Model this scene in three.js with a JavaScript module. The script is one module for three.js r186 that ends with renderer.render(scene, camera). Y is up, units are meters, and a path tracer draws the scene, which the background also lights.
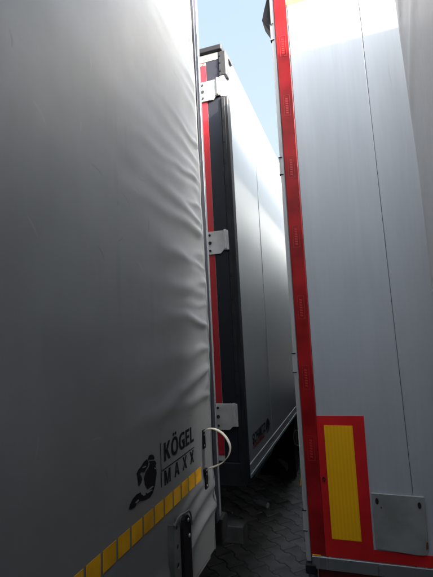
import * as THREE from 'three';
import { RoundedBoxGeometry } from 'three/addons/geometries/RoundedBoxGeometry.js';
import { mergeGeometries } from 'three/addons/utils/BufferGeometryUtils.js';
import { FontLoader } from 'three/addons/loaders/FontLoader.js';
import { TextGeometry } from 'three/addons/geometries/TextGeometry.js';
import { ImprovedNoise } from 'three/addons/math/ImprovedNoise.js';

// ------------------------------------------------------------------ camera, sky, sun, exposure
const scene = new THREE.Scene();
const camera = new THREE.PerspectiveCamera(68.4, 0.75, 0.02, 4000);
camera.position.set(0, 1.9525, 0);
camera.rotation.set(0.1075, 0.3158, -0.0489, 'YXZ');

const SUN = new THREE.Vector3(1, 0.54, 0.27).normalize();
const SKY_ZENITH = [0.080, 0.115, 0.165], SKY_HORIZON = [0.152, 0.163, 0.167], SKY_GAIN = 1.0, SUN_GLOW = 90.0;
{
  const w = 512, h = 256, data = new Float32Array(w * h * 4);
  for (let j = 0; j < h; j++) for (let i = 0; i < w; i++) {
    const el = ((j + 0.5) / h - 0.5) * Math.PI, az = ((i + 0.5) / w - 0.5) * 2 * Math.PI;
    const d = [Math.cos(el) * Math.cos(az), Math.sin(el), Math.cos(el) * Math.sin(az)];
    const t = Math.pow(Math.max(0, d[1]), 0.62);
    const ang = Math.acos(Math.min(1, d[0] * SUN.x + d[1] * SUN.y + d[2] * SUN.z));
    const g = SUN_GLOW * Math.exp(-ang / 0.145);                 // haze round the sun
    for (let c = 0; c < 3; c++) {
      let v = SKY_HORIZON[c] + (SKY_ZENITH[c] - SKY_HORIZON[c]) * t + g * [1, 0.98, 0.94][c];
      if (d[1] < 0) v = v * Math.exp(d[1] * 6) * 0.6 + 0.12;
      data[(j * w + i) * 4 + c] = v * SKY_GAIN;
    }
    data[(j * w + i) * 4 + 3] = 1;
  }
  const sky = new THREE.DataTexture(data, w, h, THREE.RGBAFormat, THREE.FloatType);
  sky.mapping = THREE.EquirectangularReflectionMapping;
  sky.magFilter = THREE.LinearFilter; sky.minFilter = THREE.LinearFilter;
  sky.needsUpdate = true;
  scene.background = sky; scene.environment = sky;
  scene.environmentIntensity = 1.0; scene.backgroundIntensity = 1.0;
}
const sun = new THREE.DirectionalLight(0xfff0dc, 5.0);
sun.position.copy(SUN).multiplyScalar(40);
sun.castShadow = true; sun.shadow.radius = 1;
sun.shadow.mapSize.set(4096, 4096);
Object.assign(sun.shadow.camera, { left: -22, right: 22, top: 22, bottom: -22, near: 1, far: 90 });
scene.add(sun); scene.add(sun.target);
const EXPOSURE = 6.7;
const renderer = new THREE.WebGLRenderer({ antialias: true });
renderer.setSize(768, 1024);
renderer.toneMapping = THREE.LinearToneMapping;
renderer.toneMappingExposure = EXPOSURE;
renderer.shadowMap.enabled = true;

// ------------------------------------------------------------------ helpers
let seed = 71;
const rnd = () => { seed = (seed * 1664525 + 1013904223) >>> 0; return seed / 4294967296; };
const rr = (a, b) => a + (b - a) * rnd();
const noise = new ImprovedNoise();
const N = (x, y, z = 0) => noise.noise(x, y, z);
const sm = (a, b, x) => { const t = Math.min(1, Math.max(0, (x - a) / (b - a))); return t * t * (3 - 2 * t); };
const used = {};
function numbered(n) { const k = used[n] || 0; used[n] = k + 1; return k ? `${n}_${String(k).padStart(3, '0')}` : n; }
const P0 = new THREE.Vector3();
function thing(name, label, category, [x, y, z], group) {
  const o = new THREE.Group(); o.name = numbered(name); o.position.set(x, y, z); scene.add(o);
  o.userData = { label, category }; if (group) o.userData.group = group;
  return o;
}
// part: geometry written in world coordinates, hung under its thing (or under a part, which already carries the shift)
function part(name, geos, mat, parent, extra) {
  const g = Array.isArray(geos) ? mergeGeometries(geos.map(q => { const r = q.index ? q.toNonIndexed() : q; for (const k of Object.keys(r.attributes)) if (!['position', 'normal', 'uv'].includes(k)) r.deleteAttribute(k); return r; })) : geos;
  const m = new THREE.Mesh(g, mat); m.name = name; m.castShadow = m.receiveShadow = true;
  if (parent.isGroup) m.position.copy(parent.position).negate();
  parent.add(m); if (extra) Object.assign(m.userData, extra);
  return m;
}
// box from corner to corner, edges rounded; uv in metres
function box(x0, x1, y0, y1, z0, z1, r = 0.002) {
  const w = Math.abs(x1 - x0), h = Math.abs(y1 - y0), d = Math.abs(z1 - z0);
  r = Math.min(r, w * 0.45, h * 0.45, d * 0.45);
  const g = r > 0.0004 ? new RoundedBoxGeometry(w, h, d, 2, r) : new THREE.BoxGeometry(w, h, d);
  g.translate((x0 + x1) / 2, (y0 + y1) / 2, (z0 + z1) / 2);
  return metreUV(g);
}
function metreUV(g) {
  const p = g.attributes.position, n = g.attributes.normal, uv = new Float32Array(p.count * 2);
  for (let i = 0; i < p.count; i++) {
    const ax = Math.abs(n.getX(i)), ay = Math.abs(n.getY(i)), az = Math.abs(n.getZ(i));
    if (az >= ax && az >= ay) { uv[2 * i] = p.getX(i); uv[2 * i + 1] = p.getY(i); }
    else if (ax >= ay) { uv[2 * i] = p.getZ(i); uv[2 * i + 1] = p.getY(i); }
    else { uv[2 * i] = p.getX(i); uv[2 * i + 1] = p.getZ(i); }
  }
  g.setAttribute('uv', new THREE.BufferAttribute(uv, 2));
  return g;
}
function cyl(a, b, r, seg = 16, r2 = r) {
  const A = new THREE.Vector3(...a), B = new THREE.Vector3(...b), L = A.distanceTo(B);
  const g = new THREE.CylinderGeometry(r2, r, L, seg, 1);
  g.translate(0, L / 2, 0);
  g.applyQuaternion(new THREE.Quaternion().setFromUnitVectors(new THREE.Vector3(0, 1, 0), B.clone().sub(A).normalize()));
  g.translate(A.x, A.y, A.z);
  return g;
}
const shapeOf = pts => new THREE.Shape(pts.map(p => new THREE.Vector2(p[0], p[1])));
// polygon in x-y, extruded towards -z from z
function slabXY(pts, z, depth, holes = [], bevel = 0) {
  const s = shapeOf(pts); for (const [hx, hy, hr] of holes) { const h = new THREE.Path(); h.absarc(hx, hy, hr, 0, Math.PI * 2, true); s.holes.push(h); }
  const g = new THREE.ExtrudeGeometry(s, { depth: depth - bevel, bevelEnabled: bevel > 0, bevelThickness: bevel, bevelSize: bevel, bevelOffset: -bevel, bevelSegments: 2, curveSegments: 10 });
  g.translate(0, 0, z - depth);
  return metreUV(g);
}
// polygon in (u = -z, v = y), on a plane facing +x at x, thickness t
function slabZY(pts, x, t, holes = [], bevel = 0) {
  const g = slabXY(pts, 0, t, holes, bevel);           // occupies z in [-t, 0]
  g.rotateY(Math.PI / 2);                              // +z -> +x, +x -> -z
  g.translate(x, 0, 0);
  return metreUV(g);
}
const rect = (x0, x1, y0, y1) => [[x0, y0], [x1, y0], [x1, y1], [x0, y1]];

// ------------------------------------------------------------------ procedural textures
function tex(size, f, { srgb = true, rep = [1, 1] } = {}) {
  const d = new Uint8Array(size * size * 4);
  for (let j = 0; j < size; j++) for (let i = 0; i < size; i++) {
    const c = f(i / size, j / size, i, j), k = (j * size + i) * 4;
    for (let q = 0; q < 3; q++) d[k + q] = Math.max(0, Math.min(250, (Array.isArray(c) ? c[q] : c) * 255));
    d[k + 3] = 255;
  }
  const t = new THREE.DataTexture(d, size, size, THREE.RGBAFormat);
  t.wrapS = t.wrapT = THREE.RepeatWrapping; t.magFilter = THREE.LinearFilter; t.minFilter = THREE.LinearMipmapLinearFilter; t.generateMipmaps = true;
  t.colorSpace = srgb ? THREE.SRGBColorSpace : THREE.NoColorSpace;
  t.repeat.set(...rep); t.needsUpdate = true;
  return t;
}
// tileable fractal noise on the unit square
function fbm(u, v, f0, oct = 4, s = 0, ry = 1) {
  let a = 0, amp = 0.5, f = f0, t = 0;
  for (let o = 0; o < oct; o++) {
    const x = u * f, y = v * f * ry, h = f * ry, bu = sm(0.85, 1, u), bv = sm(0.85, 1, v), z = s + o * 7.3;
    const n = N(x, y, z) * (1 - bu) * (1 - bv) + N(x - f, y, z) * bu * (1 - bv) + N(x, y - h, z) * (1 - bu) * bv + N(x - f, y - h, z) * bu * bv;
    a += n * amp; t += amp; amp *= 0.5; f *= 2;
  }
  return a / t;
}
const S2 = x => Math.pow(Math.max(0, x), 1 / 2.2);     // linear tone -> sRGB value
// sparse scratches and scuffs on a unit tile: returns -1..1, dark or pale
function scratches(n, len, wid, seed0, steep) {
  let q = seed0; const rn = () => { q = (q * 1664525 + 1013904223) >>> 0; return q / 4294967296; };
  const L = Array.from({ length: n }, () => { const a = steep ? Math.PI / 2 + (rn() - 0.5) * 0.5 : rn() * Math.PI; return [0.08 + 0.84 * rn(), 0.08 + 0.84 * rn(), Math.cos(a), Math.sin(a), len * (0.3 + rn()), wid * (0.4 + rn()), rn() < 0.5 ? -1 : 0.8]; });
  return (u, v) => { let r = 0; for (const [x, y, c, s, l, w, k] of L) { const dx = u - x, dy = v - y; if (Math.abs(dx) > l || Math.abs(dy) > l) continue; const t = (dx * c + dy * s) / l, o = (-dx * s + dy * c) / w + 1.5 * t * t; if (Math.abs(t) < 1) r += k * Math.exp(-o * o * 2) * (1 - t * t); } return Math.max(-1, Math.min(1, r)); };
}
const tarpScuff = scratches(34, 0.020, 0.0022, 77, false), aluScuff = scratches(40, 0.035, 0.0012, 177, true);
// vinyl tarpaulin: faint dust, wiped streaks, small scuffs
const tarpMap = tex(1024, (u, v) => {
  const n = fbm(u, v, 5, 5, 1), st = fbm(u, v, 24, 3, 5, 0.25);
  const run = Math.max(0, fbm(u, v, 36, 2, 13, 0.06)) * sm(-0.1, 0.5, fbm(u, v, 4, 2, 17));
  const k = 1 + 0.22 * n + 0.07 * st - 0.28 * run + 0.28 * tarpScuff(u, v);
  return [S2(0.82 * k), S2(0.82 * k), S2(0.815 * k)];
}, { rep: [0.7, 0.7] });
const tarpRough = tex(512, (u, v) => 0.68 + 0.22 * fbm(u, v, 6, 4, 21) + 0.08 * fbm(u, v, 40, 2, 3), { srgb: false, rep: [0.9, 0.9] });
const weave = tex(128, (u, v, i, j) => { const a = 0.5 + 0.5 * Math.sin(u * Math.PI * 2 * 32), b = 0.5 + 0.5 * Math.sin(v * Math.PI * 2 * 32); return (((i >> 2) + (j >> 2)) & 1 ? a : b) * 0.8; }, { srgb: false, rep: [18, 18] });
// brushed aluminium skin: long vertical streaks
const aluMap = tex(1024, (u, v) => {
  const st = fbm(u, v, 70, 3, 2, 0.12), st2 = fbm(u, v, 14, 2, 8, 0.1), n = fbm(u, v, 4, 5, 4);
  const k = 1 + 0.06 * st + 0.08 * st2 + 0.10 * n + 0.16 * aluScuff(u, v);
  return [S2(0.78 * k), S2(0.79 * k), S2(0.8 * k)];
}, { rep: [0.9, 0.45] });
const aluRough = tex(512, (u, v) => 0.66 + 0.18 * fbm(u, v, 40, 3, 6, 0.15) + 0.22 * fbm(u, v, 5, 4, 7), { srgb: false, rep: [0.9, 0.45] });
const dirtMap = (lo, hi, f, s) => tex(512, (u, v) => { const n = sm(-0.45, 0.5, fbm(u, v, f, 5, s)); return [0, 1, 2].map(c => S2(lo[c] + (hi[c] - lo[c]) * n)); });
const panelMap = tex(512, (u, v) => { const n = fbm(u, v, 4, 5, 91), st = fbm(u, v, 30, 2, 95, 0.2), k = 1 + 0.1 * n + 0.04 * st; return [S2(0.9 * k), S2(0.9 * k), S2(0.9 * k)]; }, { rep: [0.5, 0.35] });
const stoneMap = tex(512, (u, v) => { const n = fbm(u, v, 5, 5, 31), g = rnd(); const k = 0.8 + 0.5 * n + 0.28 * (g - 0.5); return [S2(0.8 * k), S2(0.79 * k), S2(0.76 * k)]; }, { rep: [1.3, 1.3] });
const grit = tex(256, () => rnd(), { srgb: false, rep: [5, 5] });
const plateRib = tex(256, (u, v) => { const s = 0.5 + 0.5 * Math.sin(u * Math.PI * 2 * 8); const hx = 0.5 + 0.5 * Math.sin((u + v) * 400) * Math.sin((u - v) * 400); const k = 0.86 + 0.1 * s + 0.06 * hx; return [S2(k), S2(k * 0.97), S2(k)]; }, { rep: [1, 1] });

const M = (o) => new THREE.MeshPhysicalMaterial(o);
const lin = (r, g, b) => new THREE.Color().setRGB(r, g, b);
const mat = {
  tarp: M({ color: lin(0.225, 0.232, 0.240), map: tarpMap, roughness: 0.53, ior: 1.55, roughnessMap: tarpRough, bumpMap: weave, bumpScale: 0.00025, specularIntensity: 1 }),
  tarpPale: M({ color: lin(0.33, 0.345, 0.368), map: tarpMap, roughness: 0.58, ior: 1.6, roughnessMap: tarpRough, bumpMap: weave, bumpScale: 0.00025 }),
  alu: M({ color: lin(0.55, 0.59, 0.645), map: aluMap, roughness: 0.6, roughnessMap: aluRough, metalness: 0.08 }),
  aluRail: M({ color: lin(0.24, 0.25, 0.26), map: aluMap, roughness: 0.45, roughnessMap: aluRough, metalness: 0.35 }),
  aluBright: M({ color: lin(0.62, 0.63, 0.63), map: aluMap, roughness: 0.42, metalness: 0.2 }),
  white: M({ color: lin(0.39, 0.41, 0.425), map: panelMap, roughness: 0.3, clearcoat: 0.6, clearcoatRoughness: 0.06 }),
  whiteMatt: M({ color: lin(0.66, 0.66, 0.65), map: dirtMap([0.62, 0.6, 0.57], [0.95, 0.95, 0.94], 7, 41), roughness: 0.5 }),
  slate: M({ color: lin(0.019, 0.020, 0.027), specularIntensity: 0.6, roughness: 0.6, roughnessMap: aluRough }),
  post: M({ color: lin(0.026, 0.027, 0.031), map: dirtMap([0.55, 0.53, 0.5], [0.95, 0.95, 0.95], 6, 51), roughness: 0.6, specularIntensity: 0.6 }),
  rubber: M({ color: lin(0.010, 0.010, 0.011), specularIntensity: 0.5, roughness: 0.75, bumpMap: grit, bumpScale: 0.0004 }),
  black: M({ color: lin(0.008, 0.008, 0.010), specularIntensity: 0.5, roughness: 0.65 }),
  red: M({ color: lin(0.40, 0.012, 0.016), specularIntensity: 0.5, map: dirtMap([0.5, 0.45, 0.45], [1, 1, 1], 8, 61), roughness: 0.55, roughnessMap: aluRough }),
  redPanel: M({ color: lin(0.66, 0.016, 0.02), specularIntensity: 0.5, map: dirtMap([0.84, 0.8, 0.8], [1, 1, 1], 8, 63), roughness: 0.55 }),
  redTape: M({ color: lin(0.44, 0.02, 0.028), roughness: 0.3, clearcoat: 0.5, clearcoatRoughness: 0.2 }),
  redMark: M({ color: lin(0.47, 0.022, 0.022), roughness: 0.4 }),
  redEdge: M({ color: lin(0.30, 0.012, 0.016), roughness: 0.5 }),
  redDark: M({ color: lin(0.16, 0.012, 0.016), roughness: 0.5 }),
  yellow: M({ color: lin(1.0, 0.53, 0.008), map: plateRib, roughness: 0.5, specularIntensity: 0.5 }),
  yellowTape: M({ color: lin(0.95, 0.50, 0.010), map: dirtMap([0.5, 0.46, 0.42], [1, 1, 1], 5, 71), roughness: 0.42 }),
  sticker: M({ color: lin(0.85, 0.66, 0.10), roughness: 0.5 }),
  steel: M({ color: lin(0.52, 0.53, 0.54), roughness: 0.32, metalness: 0.9 }),
  dullSteel: M({ color: lin(0.14, 0.14, 0.14), map: dirtMap([0.5, 0.46, 0.42], [1, 1, 1], 9, 85), roughness: 0.7 }),
  galv: M({ color: lin(0.31, 0.335, 0.35), map: dirtMap([0.72, 0.69, 0.65], [1, 1, 1], 9, 81), roughness: 0.6, metalness: 0.15 }),
  ink: M({ color: lin(0.010, 0.010, 0.012), roughness: 0.8, specularIntensity: 0.35 }),
  inkRed: M({ color: lin(0.22, 0.015, 0.015), roughness: 0.8, specularIntensity: 0.35 }),
  strap: M({ color: lin(0.62, 0.56, 0.46), roughness: 0.75, bumpMap: weave, bumpScale: 0.0004 }),
  chassis: M({ color: lin(0.03, 0.03, 0.033), roughness: 0.6 }),
  lampRed: M({ color: lin(0.4, 0.02, 0.02), roughness: 0.2, clearcoat: 1 }),
  amber: M({ color: lin(0.75, 0.42, 0.1), roughness: 0.35 }),
  rust: M({ color: lin(0.10, 0.045, 0.02), roughness: 0.9 }),
  pet: M({ color: lin(0.55, 0.6, 0.62), roughness: 0.15, transmission: 0.62, thickness: 0.0, ior: 1.4 }),
  cap: M({ color: lin(0.3, 0.32, 0.36), roughness: 0.4 }),
};
const stone = [0.86, 0.95, 1.0, 1.08, 1.16].map(k => M({ color: lin(0.34 * k, 0.34 * k, 0.345 * k), map: stoneMap, roughness: 0.8, bumpMap: grit, bumpScale: 0.0012 }));
const font = await new FontLoader().loadAsync('fonts/droid/droid_sans_bold.typeface.json');

// ------------------------------------------------------------------ ground and interlocking pavers
const ground = (() => {
  const g = new THREE.PlaneGeometry(3000, 3000, 1, 1); g.rotateX(-Math.PI / 2); g.translate(0, -0.013, 0);
  const m = new THREE.Mesh(metreUV(g), M({ color: lin(0.06, 0.058, 0.054), map: stoneMap, roughness: 0.95 }));
  m.name = 'ground'; m.userData = { kind: 'structure' }; m.receiveShadow = true; scene.add(m);
  return m;
})();
{
  const L = 0.224, W = 0.138, A = 0.0135, j = 0.005, s = Math.SQRT1_2;
  const tw = u => { const t = Math.abs(u) / L; return t > 0.32 ? 1 : t < 0.18 ? -1 : (t - 0.25) / 0.07; };
  const us = [-0.5, -0.32, -0.18, 0.18, 0.32, 0.5].map(t => t * L);
  const right = us.map((u, i) => [i === 0 ? u + j / 2 : i === 5 ? u - j / 2 : u, W / 2 + A * tw(u) - j / 2]);
  const left = right.map(([u, v]) => [u, -v]).reverse();
  const shp = shapeOf([...right.map(([u, v]) => [v, u]), ...left.map(([u, v]) => [v, u])]);
  const base = new THREE.ExtrudeGeometry(shp, { depth: 0.02, bevelEnabled: true, bevelThickness: 0.0035, bevelSize: 0.006, bevelOffset: -0.006, bevelSegments: 1 });
  base.rotateX(-Math.PI / 2); base.translate(0, -0.0235, 0);      // top at 0; shape x -> x, shape y -> -z
  const rest = [[], [], [], [], []];
  const e = [s, -s], n = [s, s], o = [-0.777 + 0.035, -4.075 + 0.03];
  for (let c = -60; c <= 60; c++) for (let r = -40; r <= 40; r++) {
    const off = (r + (c & 1 ? 0.5 : 0) + 0.5) * L, x = o[0] + e[0] * c * W + n[0] * off, z = o[1] + e[1] * c * W + n[1] * off;
    if (x < -3.6 || x > 1.3 || z < -11 || z > 0.6) continue;
    const k = Math.floor(rnd() * 5), dy = rr(-0.0022, 0.0018), tx = rr(-0.01, 0.01), tz = rr(-0.01, 0.01);
    const near = x > -1.75 && x < -0.2 && z > -6.4 && z < -3.0;
    const q = new THREE.Object3D(); q.position.set(x, dy, z); q.rotation.set(tx, Math.PI / 4, tz, 'XYZ'); q.updateMatrix();
    if (near) {
      const m = new THREE.Mesh(base, stone[k]); m.name = numbered('paver'); m.position.copy(q.position); m.rotation.copy(q.rotation); m.receiveShadow = m.castShadow = true; ground.add(m);
    } else rest[k].push(base.clone().applyMatrix4(q.matrix));
  }
  const g = mergeGeometries(rest.flat()); const m = new THREE.Mesh(metreUV(g), stone[2]); m.name = 'paving'; m.userData = { kind: 'stuff' }; m.receiveShadow = true; ground.add(m);
}

// ------------------------------------------------------------------ curtain of a curtain-sided trailer
// a sheet facing dir * x, columns at zs, from y0 to y1, pushed out by d(z, y)
function sheet(x, dir, zs, ys, d) {
  const nz = zs.length, ny = ys.length, pos = new Float32Array(nz * ny * 3), uv = new Float32Array(nz * ny * 2), idx = [];
  for (let j = 0; j < ny; j++) for (let i = 0; i < nz; i++) {
    const k = j * nz + i; pos.set([x + dir * d(zs[i], ys[j]), ys[j], zs[i]], 3 * k); uv.set([zs[i], ys[j]], 2 * k);
    if (i < nz - 1 && j < ny - 1) { const a = k, b = k + 1, c = k + nz, e = c + 1; dir > 0 ? idx.push(a, c, b, b, c, e) : idx.push(a, b, c, b, e, c); }
  }
  const g = new THREE.BufferGeometry();
  g.setAttribute('position', new THREE.BufferAttribute(pos, 3)); g.setAttribute('uv', new THREE.BufferAttribute(uv, 2));
  g.setIndex(idx); g.computeVertexNormals();
  return g;
}
function steps(list) { const r = [list[0][0]]; for (const [a, b, n] of list) for (let i = 1; i <= n; i++) r.push(a + (b - a) * i / n); return r; }
function wheelParts(t, x, z, w, face) {
  const R = 0.5, p = [[0.27, -w / 2 + 0.02], [0.38, -w / 2], [0.46, -w / 2 + 0.006], [0.492, -w / 2 + 0.03], [R, -w / 2 + 0.06], [R, w / 2 - 0.06], [0.492, w / 2 - 0.03], [0.46, w / 2 - 0.006], [0.38, w / 2], [0.27, w / 2 - 0.02]];
  const g = new THREE.LatheGeometry(p.map(q => new THREE.Vector2(...q)), 36); g.rotateZ(Math.PI / 2); g.translate(x, R, z);
  const wheel = part('wheel', g, mat.rubber, t);
  const q = [[0.02, 0.03], [0.09, 0.03], [0.12, 0.0], [0.2, -0.06], [0.25, -0.02], [0.275, 0.02]];
  const h = new THREE.LatheGeometry(q.map(([a, b]) => new THREE.Vector2(a, b)), 28); h.rotateZ(-Math.PI / 2 * face); h.translate(x + face * (w / 2 - 0.03), R, z);
  part('rim', h, mat.chassis, wheel);
}
// chassis beams, axles and wheels under a trailer whose body spans x0..x1
function running(t, x0, x1, axles, zA, zB, sides = [-1, 1]) {
  const cx = (x0 + x1) / 2;
  for (const s of [-1, 1]) part('chassis_beam', [box(cx + s * 0.48 - 0.06, cx + s * 0.48 + 0.06, 0.93, 0.975, zA, zB), box(cx + s * 0.48 - 0.01, cx + s * 0.48 + 0.01, 0.6, 0.935, zA, zB, 0), box(cx + s * 0.48 - 0.06, cx + s * 0.48 + 0.06, 0.57, 0.605, zA, zB)], mat.chassis, t);
  for (const z of axles) {
    part('axle', cyl([x0 + 0.3, 0.5, z], [x1 - 0.3, 0.5, z], 0.07), mat.chassis, t);
    for (const s of sides) wheelParts(t, s > 0 ? x1 - 0.27 : x0 + 0.27, z, 0.36, s);
  }
}

// ------------------------------------------------------------------ LEFT: curtain trailer close beside the camera
const XK = -0.66, ZE = -1.838, ZK = -1.917;
const ridges = [];
for (let y = 1.5; y < 3.95; y += rr(0.04, 0.10)) ridges.push([y, rr(0.35, 1.25) * (1.55 - 0.65 * sm(1.9, 3.0, y)), rr(-0.16, 0.2) + (y - 2.3) * 0.20, rr(0.010, 0.019), rr(0.12, 0.36), rr(0.02, 0.12)]);
const creases = [];
for (let y = 1.62; y < 3.9; y += rr(0.11, 0.24)) creases.push([y, rr(-0.12, 0.3) + (y - 2.2) * 0.30, rr(0.028, 0.05), rr(0.25, 0.5), rr(0.004, 0.010)]);
const kogelD = (z, y) => {
  const s = z - ZE;                                                  // distance from the tensioned edge
  let d = 0.010 * N(z * 0.9, y * 0.7, 3.1) + 0.004 * N(z * 2.3 + 5, y * 1.7, 8.2) - 0.006 * Math.pow((y - 2.5) / 1.4, 2);
  const flat = sm(-1.30, -1.62, z) ;                                  // wrinkles live near the edge
  if (s < 0.75) for (const [yc, a, sl, w, ln, on] of ridges) {           // short folds that fan out of the edge
    const ww = w * (1 + s * 2.6), q = (y - yc - sl * s - 0.02 * N(s * 6, yc * 9, 2)) / ww;
    if (q > -3 && q < 3) d += a * 0.0125 * sm(1.56, 1.78, y) * Math.exp(-q * q) * Math.exp(-s / ln) * (0.25 + 0.75 * sm(0, on, s));
  }
  for (const [yc, sl, w, ln, a] of creases) { const q = (y - yc - sl * s) / (w * (1 + s * 1.1)); if (q > -3 && q < 3) d += a * Math.exp(-q * q) * Math.exp(-s / ln) * sm(0, 0.1, s) * sm(1.58, 1.8, y); }
  // folds pulled from the strap buckle to the bottom corner
  const fold = (z0, y0, z1, y1, w, a) => {
    const t = (z - z0) / (z1 - z0); if (t < -0.25 || t > 1.2) return;
    const q = (y - (y0 + (y1 - y0) * t) - 0.012 * Math.sin(t * 3.1)) / (w * (1 + 0.25 * t)); d += a * Math.exp(-q * q) * sm(-0.25, 0.2, t) * (1 - sm(0.95, 1.2, t) * 0.6);
  };
  fold(-1.50, 1.150, -1.84, 1.212, 0.020, 0.017); fold(-1.50, 1.235, -1.84, 1.300, 0.021, 0.012); fold(-1.48, 1.30, -1.80, 1.345, 0.016, 0.006);
  fold(-1.36, 1.16, -0.9, 1.10, 0.03, 0.012);
  return d;
};
const kogel = thing('curtain_trailer', 'grey tarpaulin curtain-sided trailer with black lion emblem and row of yellow tape, filling the left', 'trailer', [-1.95, 0, 4.9]);
const KX = (z, y) => XK + kogelD(z, y);
{
  const zs = steps([[ZE, -1.4, 74], [-1.4, -0.6, 80], [-0.6, 1.4, 50], [1.4, 11.68, 50]]), ys = steps([[1.03, 1.45, 75], [1.45, 3.2, 330], [3.2, 3.93, 70]]);
  part('curtain', sheet(XK, 1, zs, ys, kogelD), mat.tarp, kogel);
  // rolled edge of the curtain, rubber joint, corner post
  part('curtain_edge', new THREE.TubeGeometry(new THREE.CatmullRomCurve3(steps([[1.03, 3.93, 60]]).map(y => new THREE.Vector3(KX(ZE, y) - 0.004, y, ZE))), 160, 0.0075, 8), mat.tarp, kogel);
  part('rubber_seal', box(-0.72, -0.6525, 1.13, 3.95, -1.886, ZE - 0.006, 0.004), mat.slate, kogel);
  part('corner_post', [box(-0.76, -0.653, 1.10, 3.98, ZK, -1.887, 0.01), box(-0.76, -0.69, 1.10, 3.98, -1.95, -1.9, 0.01)], mat.aluRail, kogel);
  part('corner_buffer', slabZY([[1.875, 1.135], [1.925, 1.150], [1.955, 1.135], [1.95, 1.075], [1.925, 1.04], [1.875, 1.025]], -0.638, 0.10, [], 0.008), mat.rubber, kogel);
  part('roof', box(-3.24, -0.68, 3.93, 4.0, ZK, 11.72, 0.02), mat.aluRail, kogel);
  part('end_wall', box(-3.18, -0.76, 1.0, 3.95, -1.93, -1.89), mat.aluRail, kogel);
  part('end_wall', box(-3.18, -0.72, 1.0, 3.95, 11.66, 11.72), mat.aluRail, kogel);
  part('floor', box(-3.2, -0.70, 0.98, 1.12, -1.9, 11.68), mat.chassis, kogel);
  part('side_rail', box(-0.78, -0.705, 0.96, 1.10, -1.89, 11.68, 0.006), mat.galv, kogel);
  part('curtain', sheet(-3.22, -1, steps([[ZE, 11.68, 60]]), steps([[1.065, 3.93, 30]]), (z, y) => 0.01 * N(z, y, 4)), mat.tarp, kogel);
  running(kogel, -3.2, -0.68, [6.3, 7.6, 8.9], -1.6, 11.5);

  // print on the curtain: every vertex follows the cloth
  const onCloth = (g, off) => { const p = g.attributes.position; for (let i = 0; i < p.count; i++) p.setX(i, KX(p.getZ(i), p.getY(i)) + off + p.getX(i)); g.computeVertexNormals(); return g; };
  const cloth = (pts, off) => { // subdivide a polygon's triangles so it can bend
    let g = slabZY(pts, 0.0007, 0.0007); return onCloth(g, off);
  };
  const word = (txt, z0, z1, y0, h, track, target) => {
    let u = 0; const gs = [];
    for (const ch of txt) {
      const g = new TextGeometry(ch, { font, size: h / 0.72, depth: 0.0007, curveSegments: 6 });
      g.computeBoundingBox(); const b = g.boundingBox; g.translate(-b.min.x + u, 0, 0); u += b.max.x - b.min.x + track; gs.push(g);
    }
    const k = (z1 - z0) / (u - track);
    return gs.map(g => { g.scale(k, 1, 1); g.translate(z0, y0, 0); g.rotateY(Math.PI / 2); return g; });
  };
  const letters = [...word('KÖGEL', 1.352, 1.628, 1.533, 0.044, 0.008), ...word('MAXX', 1.352, 1.625, 1.455, 0.034, 0.034)];
  part('lettering', letters.map(g => onCloth(g, 0.0009)), mat.ink, kogel);
  part('divider_line', [cloth(rect(1.326, 1.330, 1.458, 1.60), 0.0009), ...steps([[1.334, 1.63, 8]]).slice(0, -1).map(u => cloth(rect(u, u + 0.037, 1.5075, 1.5105), 0.0009))], mat.ink, kogel);
  const mane = [[1.245, 1.583], [1.261, 1.582], [1.274, 1.577], [1.282, 1.566], [1.277, 1.561], [1.290, 1.551], [1.294, 1.543], [1.288, 1.541], [1.295, 1.515], [1.289, 1.501], [1.281, 1.480], [1.267, 1.463], [1.245, 1.456], [1.214, 1.459], [1.185, 1.467], [1.163, 1.468], [1.156, 1.462], [1.134, 1.464], [1.120, 1.469], [1.128, 1.481], [1.144, 1.490], [1.164, 1.494], [1.188, 1.492], [1.192, 1.485], [1.206, 1.475], [1.222, 1.472], [1.219, 1.478], [1.246, 1.475], [1.234, 1.486], [1.217, 1.504], [1.211, 1.525], [1.223, 1.541], [1.242, 1.548], [1.250, 1.556], [1.246, 1.566], [1.238, 1.574]];
  const face = [[1.231, 1.576], [1.209, 1.573], [1.196, 1.566], [1.177, 1.561], [1.166, 1.553], [1.170, 1.544], [1.173, 1.532], [1.177, 1.513], [1.192, 1.517], [1.198, 1.527], [1.193, 1.538], [1.185, 1.545], [1.194, 1.548], [1.212, 1.542], [1.224, 1.549], [1.236, 1.552], [1.240, 1.564]];
  part('lion_emblem', [cloth(mane, 0.0009), cloth(face, 0.0009)], mat.ink, kogel);
  for (const q of [[[1.243, 1.570], [1.283, 1.560], [1.288, 1.556], [1.247, 1.566]], [[1.198, 1.5605], [1.219, 1.5595], [1.224, 1.5555], [1.203, 1.557]], [[1.228, 1.4835], [1.264, 1.485], [1.270, 1.481], [1.238, 1.479]], [[1.219, 1.4795], [1.256, 1.4765], [1.262, 1.473], [1.231, 1.4735]], [[1.277, 1.537], [1.297, 1.529], [1.281, 1.531]], [[1.155, 1.4745], [1.173, 1.477], [1.178, 1.473], [1.162, 1.4695]]]) part('emblem_gap', cloth(q, 0.0018), mat.tarp, kogel);
  for (let k = 0; k < 42; k++) {                                       // yellow reflective tape, one piece after another
    const u1 = 1.696 - k * 0.0715, u0 = u1 - 0.0615;
    const gs = []; for (let q = 0; q < 4; q++) gs.push(cloth(rect(u0 + (u1 - u0) * q / 4, u0 + (u1 - u0) * (q + 1) / 4, 1.362, 1.4165), 0.0011));
    part('tape_piece', gs, mat.yellowTape, kogel);
  }
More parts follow.
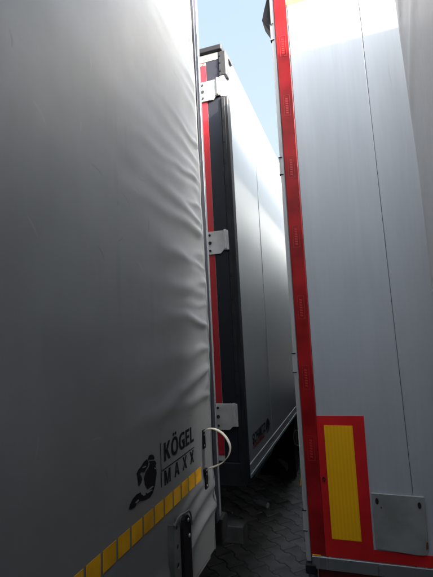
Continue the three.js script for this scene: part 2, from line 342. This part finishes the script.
  // eyelet plates with rivets, and the strap loop through them
  for (const [zc, y0, y1] of [[-1.742, 1.475, 1.552], [-1.744, 1.312, 1.392]]) {
    const X = KX(zc, (y0 + y1) / 2);
    const pl = part('eyelet_plate', slabZY(rect(-zc - 0.013, -zc + 0.013, y0, y1), X + 0.006, 0.012, [], 0.003), mat.black, kogel);
    for (const y of [y0 + 0.014, y1 - 0.02]) { const r = new THREE.SphereGeometry(0.0042, 12, 8); r.scale(0.6, 1, 1); r.translate(X + 0.006, y, zc + 0.004); part('rivet', r, mat.steel, pl); }
  }
  const cv = new THREE.CatmullRomCurve3([[-0.664, 1.538, -1.752], [-0.646, 1.553, -1.748], [-0.618, 1.557, -1.745], [-0.584, 1.546, -1.742], [-0.556, 1.520, -1.740], [-0.543, 1.486, -1.740], [-0.552, 1.452, -1.742], [-0.580, 1.421, -1.744], [-0.616, 1.403, -1.746], [-0.645, 1.392, -1.748], [-0.664, 1.376, -1.75]].map(p => new THREE.Vector3(...p)));
  const pos = [], idx = [], n = 60; const pts = cv.getPoints(n);
  for (let i = 0; i <= n; i++) {
    const t = cv.getTangent(i / n), w = new THREE.Vector3(0.12, 0.1, 1).normalize(), nn = new THREE.Vector3().crossVectors(t, w).normalize();
    for (const [a, b] of [[-0.0165, -0.0016], [0.0165, -0.0016], [0.0165, 0.0016], [-0.0165, 0.0016]]) { const p = pts[i].clone().addScaledVector(w, a).addScaledVector(nn, b); pos.push(p.x, p.y, p.z); }
    if (i < n) for (let q = 0; q < 4; q++) { const a = i * 4 + q, b = i * 4 + (q + 1) % 4; idx.push(a, a + 4, b, b, a + 4, b + 4); }
  }
  let sg = new THREE.BufferGeometry(); sg.setAttribute('position', new THREE.Float32BufferAttribute(pos, 3)); sg.setIndex(idx); sg = sg.toNonIndexed(); sg.computeVertexNormals();
  part('strap', metreUV(sg), mat.strap, kogel, { label: 'cream webbing strap looping out of the curtain edge' });
  // strap buckle at the bottom of the curtain
  const bx = KX(-1.42, 1.25);
  const bk = part('strap_buckle', [
    slabZY(rect(1.372, 1.424, 1.02, 1.322), bx + 0.022, 0.003, [[1.398, 1.303, 0.007], [1.400, 1.240, 0.0085], [1.400, 1.180, 0.0085], [1.400, 1.11, 0.0085]]),
    box(bx, bx + 0.02, 1.02, 1.322, -1.427, -1.424, 0), box(bx, bx + 0.02, 1.02, 1.322, -1.372, -1.369, 0)], mat.dullSteel, kogel);
  for (const y of [1.303, 1.240, 1.180, 1.11]) part('hole_back', cyl([bx + 0.012, y, -1.40], [bx + 0.016, y, -1.40], 0.011, 12), mat.black, bk);
  part('lever', slabZY([[1.432, 1.03], [1.505, 1.03], [1.507, 1.27], [1.50, 1.298], [1.485, 1.312], [1.465, 1.318], [1.446, 1.308], [1.436, 1.285]], bx + 0.030, 0.012, [[1.484, 1.242, 0.006]], 0.003), mat.black, bk);
  part('hoop', new THREE.TubeGeometry(new THREE.CatmullRomCurve3([[1.374, 1.318, 0.024], [1.40, 1.338, 0.03], [1.44, 1.337, 0.036], [1.475, 1.33, 0.036], [1.497, 1.308, 0.034], [1.505, 1.27, 0.032]].map(([u, y, o]) => new THREE.Vector3(bx + o, y, -u))), 40, 0.0035, 8), mat.dullSteel, bk);
  for (const [u, y] of [[1.478, 1.297], [1.484, 1.242]]) { const r = new THREE.SphereGeometry(0.007, 14, 10); r.scale(0.5, 1, 1); r.translate(bx + 0.031, y, -u); part('rivet', r, mat.steel, bk); }
  part('webbing', box(bx + 0.004, bx + 0.008, 1.0, 1.16, -1.50, -1.44, 0.001), mat.black, bk);
}

// ------------------------------------------------------------------ RIGHT FOREGROUND: second curtain trailer, one edge in view
{
  const t = thing('curtain_trailer', 'pale grey tarpaulin trailer edge cut off at the upper right, nearest on the right', 'trailer', [1.5, 0, 5.4]);
  const X = 0.252, E = -1.69;
  const d = (z, y) => { const s = z - E; let v = 0.026 * sm(2.4, 3.5, y) * Math.exp(-s / 0.8) + 0.012 * N(z * 1.1 + 7, y * 0.8, 1.3);
    v += 0.010 * Math.exp(-Math.pow((y - 3.02 - 0.9 * s) / 0.05, 2)) * sm(0.02, 0.12, s) * (1 - sm(0.3, 0.6, s)) + 0.008 * Math.exp(-Math.pow((y - 2.72 - 0.7 * s) / 0.06, 2)) * sm(0, 0.1, s) * (1 - sm(0.3, 0.6, s)) + 0.005 * Math.exp(-Math.pow((y - 3.3 + 0.3 * s) / 0.04, 2)) * (1 - sm(0.05, 0.3, s));
    return v - 0.012 * (1 - sm(0, 0.02, s)); };
  part('curtain', sheet(X, -1, steps([[E, -1.0, 60], [-1.0, 2, 40], [2, 12.1, 40]]), steps([[1.065, 3.95, 220]]), d), mat.tarpPale, t);
  part('corner_post', box(X + 0.02, X + 0.12, 0.95, 3.98, E + 0.005, E + 0.06, 0.01), mat.aluRail, t);
  part('roof', box(X + 0.012, 2.76, 3.95, 4.0, E, 12.15, 0.015), mat.aluRail, t);
  part('end_wall', box(X + 0.1, 2.7, 1.0, 3.96, E + 0.003, E + 0.05), mat.chassis, t);
  part('end_wall', box(X + 0.02, 2.7, 1.0, 3.96, 12.08, 12.14), mat.aluRail, t);
  part('curtain', sheet(2.74, 1, steps([[E, 12.1, 60]]), steps([[1.065, 3.95, 30]]), (z, y) => 0.01 * N(z, y, 9)), mat.tarpPale, t);
  part('floor', box(X + 0.04, 2.7, 0.98, 1.12, E + 0.01, 12.1), mat.chassis, t);
  part('side_rail', box(X + 0.045, X + 0.11, 0.96, 1.1, E + 0.07, 12.08, 0.006), mat.galv, t);
  running(t, X + 0.02, 2.72, [6.8, 8.1, 9.4], -1.2, 11.8);
}

// ------------------------------------------------------------------ MIDDLE: white box trailer further back
{
  const XS = -0.782, ZS = -2.858, XL = -3.33, ZF = -16.4;
  const t = thing('box_trailer', 'white box trailer with red-striped rear doors and white hinges, standing beyond the grey curtain', 'trailer', [-2.05, 0, -9.6]);
  part('body', box(XL + 0.01, XS - 0.006, 1.0, 4.04, ZF, ZS - 0.05), mat.slate, t);
  const seams = [-2.935, -3.775, -5.285, -6.795, -8.305, -9.815, -11.325, -12.835, -14.345, -15.855, ZF];
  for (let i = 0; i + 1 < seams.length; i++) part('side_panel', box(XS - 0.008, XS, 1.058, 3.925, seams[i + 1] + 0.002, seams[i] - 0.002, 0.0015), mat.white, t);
  for (const z of seams.slice(1, -1)) part('seam_strip', box(XS - 0.004, XS + 0.003, 1.06, 3.92, z - 0.016, z + 0.016, 0.001), mat.white, t);
  part('far_side', box(XL, XL + 0.008, 1.058, 3.925, ZF, -2.94, 0), mat.white, t);
  part('top_rail', [box(XS - 0.03, XS + 0.004, 3.927, 4.005, ZF, -3.03, 0.004), box(XS - 0.04, XS + 0.009, 4.006, 4.05, ZF, -3.03, 0.008)], mat.white, t);
  part('bottom_rail', [box(XS - 0.05, XS + 0.006, 0.985, 1.055, ZF, -2.93, 0.006), box(XS - 0.05, XS + 0.012, 0.965, 0.99, ZF, -2.93, 0.003)], mat.white, t);
  part('roof', box(XL, XS - 0.04, 4.042, 4.06, ZF, -2.9, 0.004), mat.white, t);
  // rear frame
  const post = part('corner_post', [box(-0.832, XS + 0.004, 0.94, 3.70, -2.934, ZS, 0.006), box(-0.825, -0.80, 0.96, 3.69, ZS - 0.01, ZS + 0.006, 0.003)], mat.post, t);
  for (let y = 1.2; y < 3.6; y += 0.165) { const r = cyl([-0.818, y, ZS + 0.0055], [-0.818, y, ZS + 0.0095], 0.0055, 8); part('bolt', r, mat.black, post); }
  const cap = part('corner_cap', [box(-0.834, XS + 0.008, 3.862, 4.055, -2.94, ZS + 0.004, 0.008), box(XS - 0.02, XS + 0.0105, 4.035, 4.06, -3.06, -2.94, 0.004)], mat.post, t);
  for (const y of [3.90, 3.965, 4.02]) part('bolt', cyl([-0.817, y, ZS + 0.003], [-0.817, y, ZS + 0.009], 0.006, 8), mat.black, cap);
  part('corner_post', box(XL - 0.004, XL + 0.05, 0.94, 4.05, -2.934, ZS, 0.006), mat.post, t);
  part('post_bracket', [box(-0.830, -0.795, 3.70, 3.862, -2.93, ZS + 0.002, 0.004)], mat.whiteMatt, t);
  part('header', box(XL + 0.03, -0.835, 4.0, 4.058, -2.93, ZS, 0.004), mat.whiteMatt, t);
  part('roof_edge', box(XL - 0.004, -0.798, 4.06, 4.108, -2.97, ZS + 0.02, 0.012), mat.black, t);
  part('door_seal', box(-0.932, -0.833, 1.085, 3.998, -2.90, ZS - 0.002, 0.004), mat.slate, t);
  part('door_seal', box(XL + 0.05, XL + 0.15, 1.085, 3.998, -2.90, ZS - 0.002, 0.004), mat.slate, t);
  part('sill', box(XL, -0.79, 0.93, 1.083, -2.95, ZS + 0.004, 0.006), mat.post, t);
  for (const [a, b, s] of [[-2.05, -0.933, 1], [-3.17, -2.054, -1]]) {
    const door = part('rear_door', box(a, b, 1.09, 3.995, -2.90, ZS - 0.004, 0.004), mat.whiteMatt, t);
    for (const x of [s > 0 ? a + 0.25 : b - 0.25, s > 0 ? b - 0.35 : a + 0.35]) part('lock_rod', cyl([x, 1.0, ZS + 0.02], [x, 4.02, ZS + 0.02], 0.014), mat.galv, door);
    const e = s > 0 ? b : a, rx0 = Math.min(e, e - s * 0.066), rx1 = Math.max(e, e - s * 0.066);
    const y0 = 1.13, y1 = 3.975;
    part('red_strip', box(rx0 + 0.002, rx1 - 0.001, y0, y1, ZS - 0.004, ZS + 0.0005, 0), mat.redTape, door);
    for (let y = y0 + 0.16; y < y1; y += 0.335) { const c = (rx0 + rx1) / 2; part('tape_mark', slabXY([[c - 0.016, y - 0.006], [c - 0.004, y - 0.012], [c + 0.018, y + 0.016], [c + 0.016, y + 0.024], [c - 0.003, y + 0.004]], ZS + 0.0012, 0.0007), mat.redMark, door); }
  }
  // hinges: plate with three bolt holes, knuckle round the post
  const hinge = (y0, y1, s) => {
    const X = x => s > 0 ? x : -4.112 - x;                     // mirrored for the far door
    const g = slabXY([[-0.985, y0], [-0.885, y0], [-0.862, y0 + 0.022], [-0.862, y1], [-0.985, y1]].map(([x, y]) => [X(x), y]).sort(() => 0), ZS + 0.012, 0.010, [], 0.002);
    const h = part('hinge', [g, box(Math.min(X(-0.866), X(-0.822)), Math.max(X(-0.866), X(-0.822)), y0 + 0.022, y1 - 0.002, ZS, ZS + 0.016, 0.005), cyl([X(-0.845), y0 + 0.03, ZS + 0.014], [X(-0.845), y1 + 0.004, ZS + 0.014], 0.011)], mat.whiteMatt, t);
    for (const f of [0.16, 0.5, 0.84]) part('bolt', cyl([X(-0.962), y0 + (y1 - y0) * f, ZS + 0.0115], [X(-0.962), y0 + (y1 - y0) * f, ZS + 0.017], f === 0.5 ? 0.0125 : 0.0095, f === 0.5 ? 10 : 6), mat.post, h);
  };
  for (const s of [1, -1]) for (const [a, b] of [[3.685, 3.836], [2.523, 2.69], [1.300, 1.476]]) hinge(a, b, s);
  // under-run bumper
  part('bumper', box(XL + 0.12, -0.835, 0.558, 0.668, -2.99, -2.865, 0.008), mat.dullSteel, t);
  for (const x of [-1.25, -2.86]) part('bumper_bracket', box(x - 0.05, x + 0.05, 0.6, 0.95, -2.98, -2.9, 0.004), mat.chassis, t);
  for (const x of [-1.2, -2.9]) part('tail_lamp', box(x - 0.19, x + 0.19, 0.8, 0.91, -2.94, -2.87, 0.02), mat.lampRed, t);
  running(t, XL + 0.02, XS - 0.06, [-6.05, -7.36, -8.67], -15.5, -3.0);
  for (const z of [-6.05, -7.36, -8.67]) { const pts = []; for (let a = 10; a <= 170; a += 10) pts.push([Math.cos(a * Math.PI / 180) * 0.58, Math.sin(a * Math.PI / 180) * 0.58]); const outer = pts.map(([a, b]) => [-z + a, 0.5 + b]), inner = pts.map(([a, b]) => [-z + a * 0.975, 0.5 + b * 0.975]).reverse(); part('mudguard', slabZY([...outer, ...inner], -0.865, 0.42), mat.black, t); }
  const fl = part('mud_flap', box(-1.29, -0.85, 0.19, 0.97, -5.38, -5.365, 0.002), mat.rubber, t);
  part('flap_mark', slabXY([[-1.07, 0.385], [-1.03, 0.40], [-0.975, 0.36], [-0.945, 0.345], [-0.945, 0.28], [-0.965, 0.25], [-0.985, 0.29], [-1.03, 0.335]], -5.3635, 0.001), mat.dullSteel, fl);
  part('side_guard', [box(-0.83, -0.80, 0.52, 0.60, -12.4, -9.2, 0.004), box(-0.83, -0.80, 0.78, 0.86, -12.4, -9.2, 0.004)], mat.aluRail, t);
  part('air_tank', cyl([-1.0, 0.82, -3.5], [-1.0, 0.82, -4.3], 0.11, 20), mat.chassis, t);
  part('landing_leg', box(-1.3, -1.18, 0.08, 1.0, -12.9, -12.78, 0.005), mat.galv, t);
  part('landing_leg', box(-2.9, -2.78, 0.08, 1.0, -12.9, -12.78, 0.005), mat.galv, t);
  // lettering low on the side
  const flat = (txt, z0, z1, y0, h, m) => { const g = new TextGeometry(txt, { font, size: h / 0.72, depth: 0.0008, curveSegments: 5 }); g.computeBoundingBox(); const b = g.boundingBox; g.translate(-b.min.x, 0, 0); g.scale((z1 - z0) / (b.max.x - b.min.x), 1, 1); g.translate(z0, y0, 0); g.rotateY(Math.PI / 2); g.translate(XS + 0.0012, 0, 0); part('lettering', g, m, t); };
  flat('SCHMITZ', 3.05, 3.49, 1.155, 0.050, mat.ink);
  flat('CARGOBULL', 3.05, 3.44, 1.122, 0.020, mat.inkRed);
  part('elephant_emblem', slabZY([[3.515, 1.155], [3.525, 1.20], [3.55, 1.228], [3.595, 1.235], [3.625, 1.215], [3.65, 1.205], [3.668, 1.175], [3.665, 1.135], [3.652, 1.13], [3.65, 1.165], [3.635, 1.172], [3.625, 1.125], [3.60, 1.125], [3.595, 1.155], [3.57, 1.155], [3.565, 1.125], [3.54, 1.125], [3.535, 1.158]], XS + 0.0022, 0.0008), mat.ink, t);
}

// ------------------------------------------------------------------ RIGHT: rear of an aluminium truck body with red frame
{
  const ZR = -2.018, XR = -0.285, XE = 2.265;
  const t = thing('truck_body', 'silver truck body rear with red frame and yellow plate, facing us on the right', 'truck', [0.99, 0, -8.4]);
  part('body', box(XR, XE, 1.0, 3.9, -15.4, ZR - 0.05), mat.aluBright, t);
  for (let z = -2.9; z > -15; z -= 0.62) part('tarp_ratchet', box(XR + 0.01, XR + 0.07, 3.90, 3.955, z - 0.06, z, 0.01), mat.black, t);
  // door skin boards
  const xs = [[-0.2125, -0.2125], [0.119, 0.166], [0.53, 0.56], [0.94, 0.95], [1.35, 1.35], [1.76, 1.76], [2.20, 2.20]];
  for (let i = 0; i + 1 < xs.length; i++) { const a = xs[i], b = xs[i + 1], g = 0.0013; part('door_board', slabXY([[a[1] + g, 0.99], [b[1] - g, 0.99], [b[0] - g, 3.93], [a[0] + g, 3.93]], ZR, 0.03, [], 0.0012), mat.alu, t); }
  part('door_core', box(XR + 0.01, XE - 0.01, 0.97, 3.92, ZR - 0.05, ZR - 0.004, 0), mat.aluRail, t);
  // red frame: left post, low corner panel and bottom band
  const post = part('red_post', box(-0.278, -0.214, 0.962, 3.93, ZR - 0.04, ZR + 0.003, 0.004), mat.red, t);
  for (const y of [1.42, 1.735, 2.06, 2.40, 2.745, 3.06, 3.375]) {
    part('tape_label', [slabXY(rect(-0.262, -0.2595, y - 0.055, y + 0.055), ZR + 0.0038, 0.0006), slabXY(rect(-0.2325, -0.230, y - 0.055, y + 0.055), ZR + 0.0038, 0.0006), slabXY(rect(-0.2595, -0.2325, y + 0.0525, y + 0.055), ZR + 0.0038, 0.0006), slabXY(rect(-0.2595, -0.2325, y - 0.055, y - 0.0525), ZR + 0.0038, 0.0006)], mat.redEdge, post);
    const gs = []; for (let k = 0; k < 7; k++) gs.push(slabXY([[-0.252, y - 0.04 + k * 0.012], [-0.240, y - 0.043 + k * 0.012], [-0.240, y - 0.036 + k * 0.012], [-0.252, y - 0.033 + k * 0.012]], ZR + 0.0038, 0.0006));
    part('tape_mark', gs, mat.redMark, post);
  }
  part('red_post', box(XE - 0.07, XE - 0.006, 0.962, 3.93, ZR - 0.04, ZR + 0.003, 0.004), mat.red, t);
  part('red_panel', slabXY([[-0.2135, 0.962], [-0.013, 0.962], [-0.008, 1.565], [-0.2135, 1.563]], ZR + 0.0025, 0.002), mat.redPanel, t);
  part('red_band', slabXY(rect(-0.0125, XE - 0.072, 0.962, 1.008), ZR + 0.0025, 0.002), mat.redPanel, t);
  part('yellow_plate', (() => { const g = slabXY(rect(-0.182, -0.059, 1.038, 1.522), ZR + 0.0042, 0.0015); const uv = g.attributes.uv; for (let i = 0; i < uv.count; i++) uv.setXY(i, (uv.getX(i) + 0.182) / 0.123, (uv.getY(i) - 1.038) / 0.484); return g; })(), mat.yellow, t);
  const lock = part('keyhole', new THREE.TorusGeometry(0.0062, 0.0024, 8, 20).scale(0.8, 1.3, 1).translate(-0.199, 1.288, ZR + 0.004), mat.black, t);
  // grey cover plate on two slots
  const cp = part('cover_plate', slabXY([[-0.004, 1.018], [0.150, 1.008], [0.186, 1.010], [0.197, 1.022], [0.196, 1.045], [0.201, 1.06], [0.203, 1.240], [-0.003, 1.243]], ZR + 0.010, 0.007, [], 0.0015), mat.galv, t);
  for (const [x, y] of [[0.017, 1.212], [0.182, 1.206]]) part('fixing_slot', slabXY(Array.from({ length: 18 }, (_, k) => [x + Math.cos(k * Math.PI / 9) * 0.007, y + Math.sin(k * Math.PI / 9) * 0.013]), ZR + 0.0128, 0.0035, [], 0.001), mat.post, cp);
  part('rust_spot', slabXY(Array.from({ length: 11 }, (_, k) => [0.032 + Math.cos(k * 0.571) * rr(0.002, 0.0045), 1.187 + Math.sin(k * 0.571) * rr(0.002, 0.005)]), ZR + 0.0106, 0.0006), mat.rust, cp);
  part('chipped_edge', slabXY([[0.192, 1.032], [0.2005, 1.04], [0.2015, 1.062], [0.196, 1.064], [0.193, 1.05]], ZR + 0.0112, 0.004), mat.rust, cp);
  part('yellow_sticker', slabXY(rect(-0.212, -0.06, 3.589, 3.72), ZR + 0.0012, 0.001), mat.sticker, t);
  part('sticker_mark', [slabXY([[-0.172, 3.606], [-0.162, 3.603], [-0.155, 3.612], [-0.155, 3.64], [-0.16, 3.64], [-0.163, 3.614], [-0.170, 3.613]], ZR + 0.002, 0.0007)], mat.ink, t);
  // bottom rail and what hangs below it
  part('bottom_rail', box(-0.275, XE, 0.908, 0.9605, ZR - 0.06, ZR + 0.012, 0.004), mat.aluRail, t);
  part('lamp_carrier', box(-0.255, XE - 0.02, 0.62, 0.9, ZR - 0.16, ZR - 0.03, 0.01), mat.redDark, t);
  part('rubber_buffer', box(-0.305, -0.258, 0.885, 0.925, ZR - 0.03, ZR + 0.018, 0.006), mat.rubber, t);
  part('yellow_trim', box(-0.272, -0.235, 0.9615, 0.9645, ZR + 0.002, ZR + 0.0075, 0), mat.yellowTape, t);
  part('corner_leg', box(-0.30, -0.262, 0.42, 0.905, ZR - 0.07, ZR - 0.02, 0.004), mat.aluRail, t);
  // light edge profile with hinge knuckles
  const ed = part('edge_profile', [box(-0.3005, -0.2795, 0.925, 3.92, ZR - 0.06, ZR - 0.006, 0.006), box(-0.305, -0.298, 0.925, 3.92, ZR - 0.075, ZR - 0.03, 0.003)], mat.aluBright, t);
  for (const y of [1.10, 1.802, 2.76, 3.47]) part('hinge_knuckle', [cyl([-0.300, y - 0.038, ZR - 0.012], [-0.300, y + 0.038, ZR - 0.012], 0.006, 14), box(-0.3055, -0.288, y + 0.038, y + 0.0415, ZR - 0.022, ZR - 0.004, 0), box(-0.3055, -0.288, y - 0.0415, y - 0.038, ZR - 0.022, ZR - 0.004, 0)], mat.aluBright, ed);
  for (const y of [1.10, 1.802, 2.76, 3.47]) for (const q of [-0.0435, 0.0435]) part('hinge_gap', box(-0.3065, -0.2875, y + q - 0.002, y + q + 0.002, ZR - 0.023, ZR - 0.0025, 0), mat.black, ed);
  part('rubber_corner', slabXY([[-0.302, 3.475], [-0.347, 3.563], [-0.332, 3.62], [-0.318, 3.665], [-0.305, 3.72], [-0.300, 3.72]], ZR - 0.02, 0.09, [], 0.004), mat.rubber, t);
  part('cable_loop', new THREE.TorusGeometry(0.034, 0.0028, 8, 28).scale(0.5, 1, 1).translate(-0.313, 1.45, ZR - 0.05), mat.post, t);
  part('strap_end', slabXY([[-0.312, 1.243], [-0.304, 1.25], [-0.296, 1.29], [-0.302, 1.292]], ZR - 0.02, 0.012, [], 0.002), mat.amber, t);
  running(t, XR + 0.02, XE - 0.02, [-5.2, -6.5], -15, -2.3);
}

// ------------------------------------------------------------------ the rest of the tightly parked row: these trailers close off the light under the ones in view
function neighbour(label, x0, x1, z0, z1, axles) {
  const t = thing('box_trailer', label, 'trailer', [(x0 + x1) / 2, 0, (z0 + z1) / 2]);
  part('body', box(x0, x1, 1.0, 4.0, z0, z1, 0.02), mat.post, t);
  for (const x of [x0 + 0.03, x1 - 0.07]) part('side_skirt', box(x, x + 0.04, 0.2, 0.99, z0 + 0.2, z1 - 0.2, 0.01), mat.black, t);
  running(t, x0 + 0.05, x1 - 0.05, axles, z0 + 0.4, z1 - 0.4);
}
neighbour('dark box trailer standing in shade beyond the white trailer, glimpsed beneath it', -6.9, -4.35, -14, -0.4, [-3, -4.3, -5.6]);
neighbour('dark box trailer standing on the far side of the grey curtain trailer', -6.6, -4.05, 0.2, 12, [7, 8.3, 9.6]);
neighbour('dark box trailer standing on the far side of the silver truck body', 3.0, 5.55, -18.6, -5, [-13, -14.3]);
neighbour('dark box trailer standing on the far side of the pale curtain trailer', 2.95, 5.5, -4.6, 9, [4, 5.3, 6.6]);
{
  const t = thing('warehouse', 'grey warehouse wall standing behind the row of trailers', 'building', [0, 0, 18]);
  part('wall', box(-9, 9, 0, 9, 14, 22, 0.02), mat.post, t);
  part('roof', box(-9.2, 9.2, 9, 9.3, 13.8, 22.2, 0.05), mat.galv, t);
  for (const x of [-5.5, -1.5, 2.5, 6.5]) { const d = part('dock_door', box(x - 1.3, x + 1.3, 1.1, 4.2, 13.93, 13.99, 0.01), mat.galv, t); part('dock_seal', box(x - 1.6, x + 1.6, 4.2, 4.7, 13.6, 14.0, 0.03), mat.rubber, d); }
}

// ------------------------------------------------------------------ litter
{
  const t = thing('plastic_bottle', 'clear plastic bottle lying on the dark pavers under the white trailer', 'bottle', [-1.21, 0, -4.88]);
  const p = [[0.001, 0], [0.026, 0], [0.031, 0.006], [0.031, 0.05], [0.029, 0.055], [0.031, 0.06], [0.031, 0.12], [0.026, 0.145], [0.014, 0.172], [0.0125, 0.185]];
  const place = g => { g.rotateZ(Math.PI / 2); g.rotateY(-0.45); g.translate(-1.11, 0.032, -4.86); return g; };
  part('bottle_body', place(new THREE.LatheGeometry(p.map(q => new THREE.Vector2(...q)), 24)), mat.pet, t);
  part('cap', place(new THREE.CylinderGeometry(0.015, 0.015, 0.016, 18).translate(0, 0.193, 0)), mat.cap, t);
}

renderer.render(scene, camera);
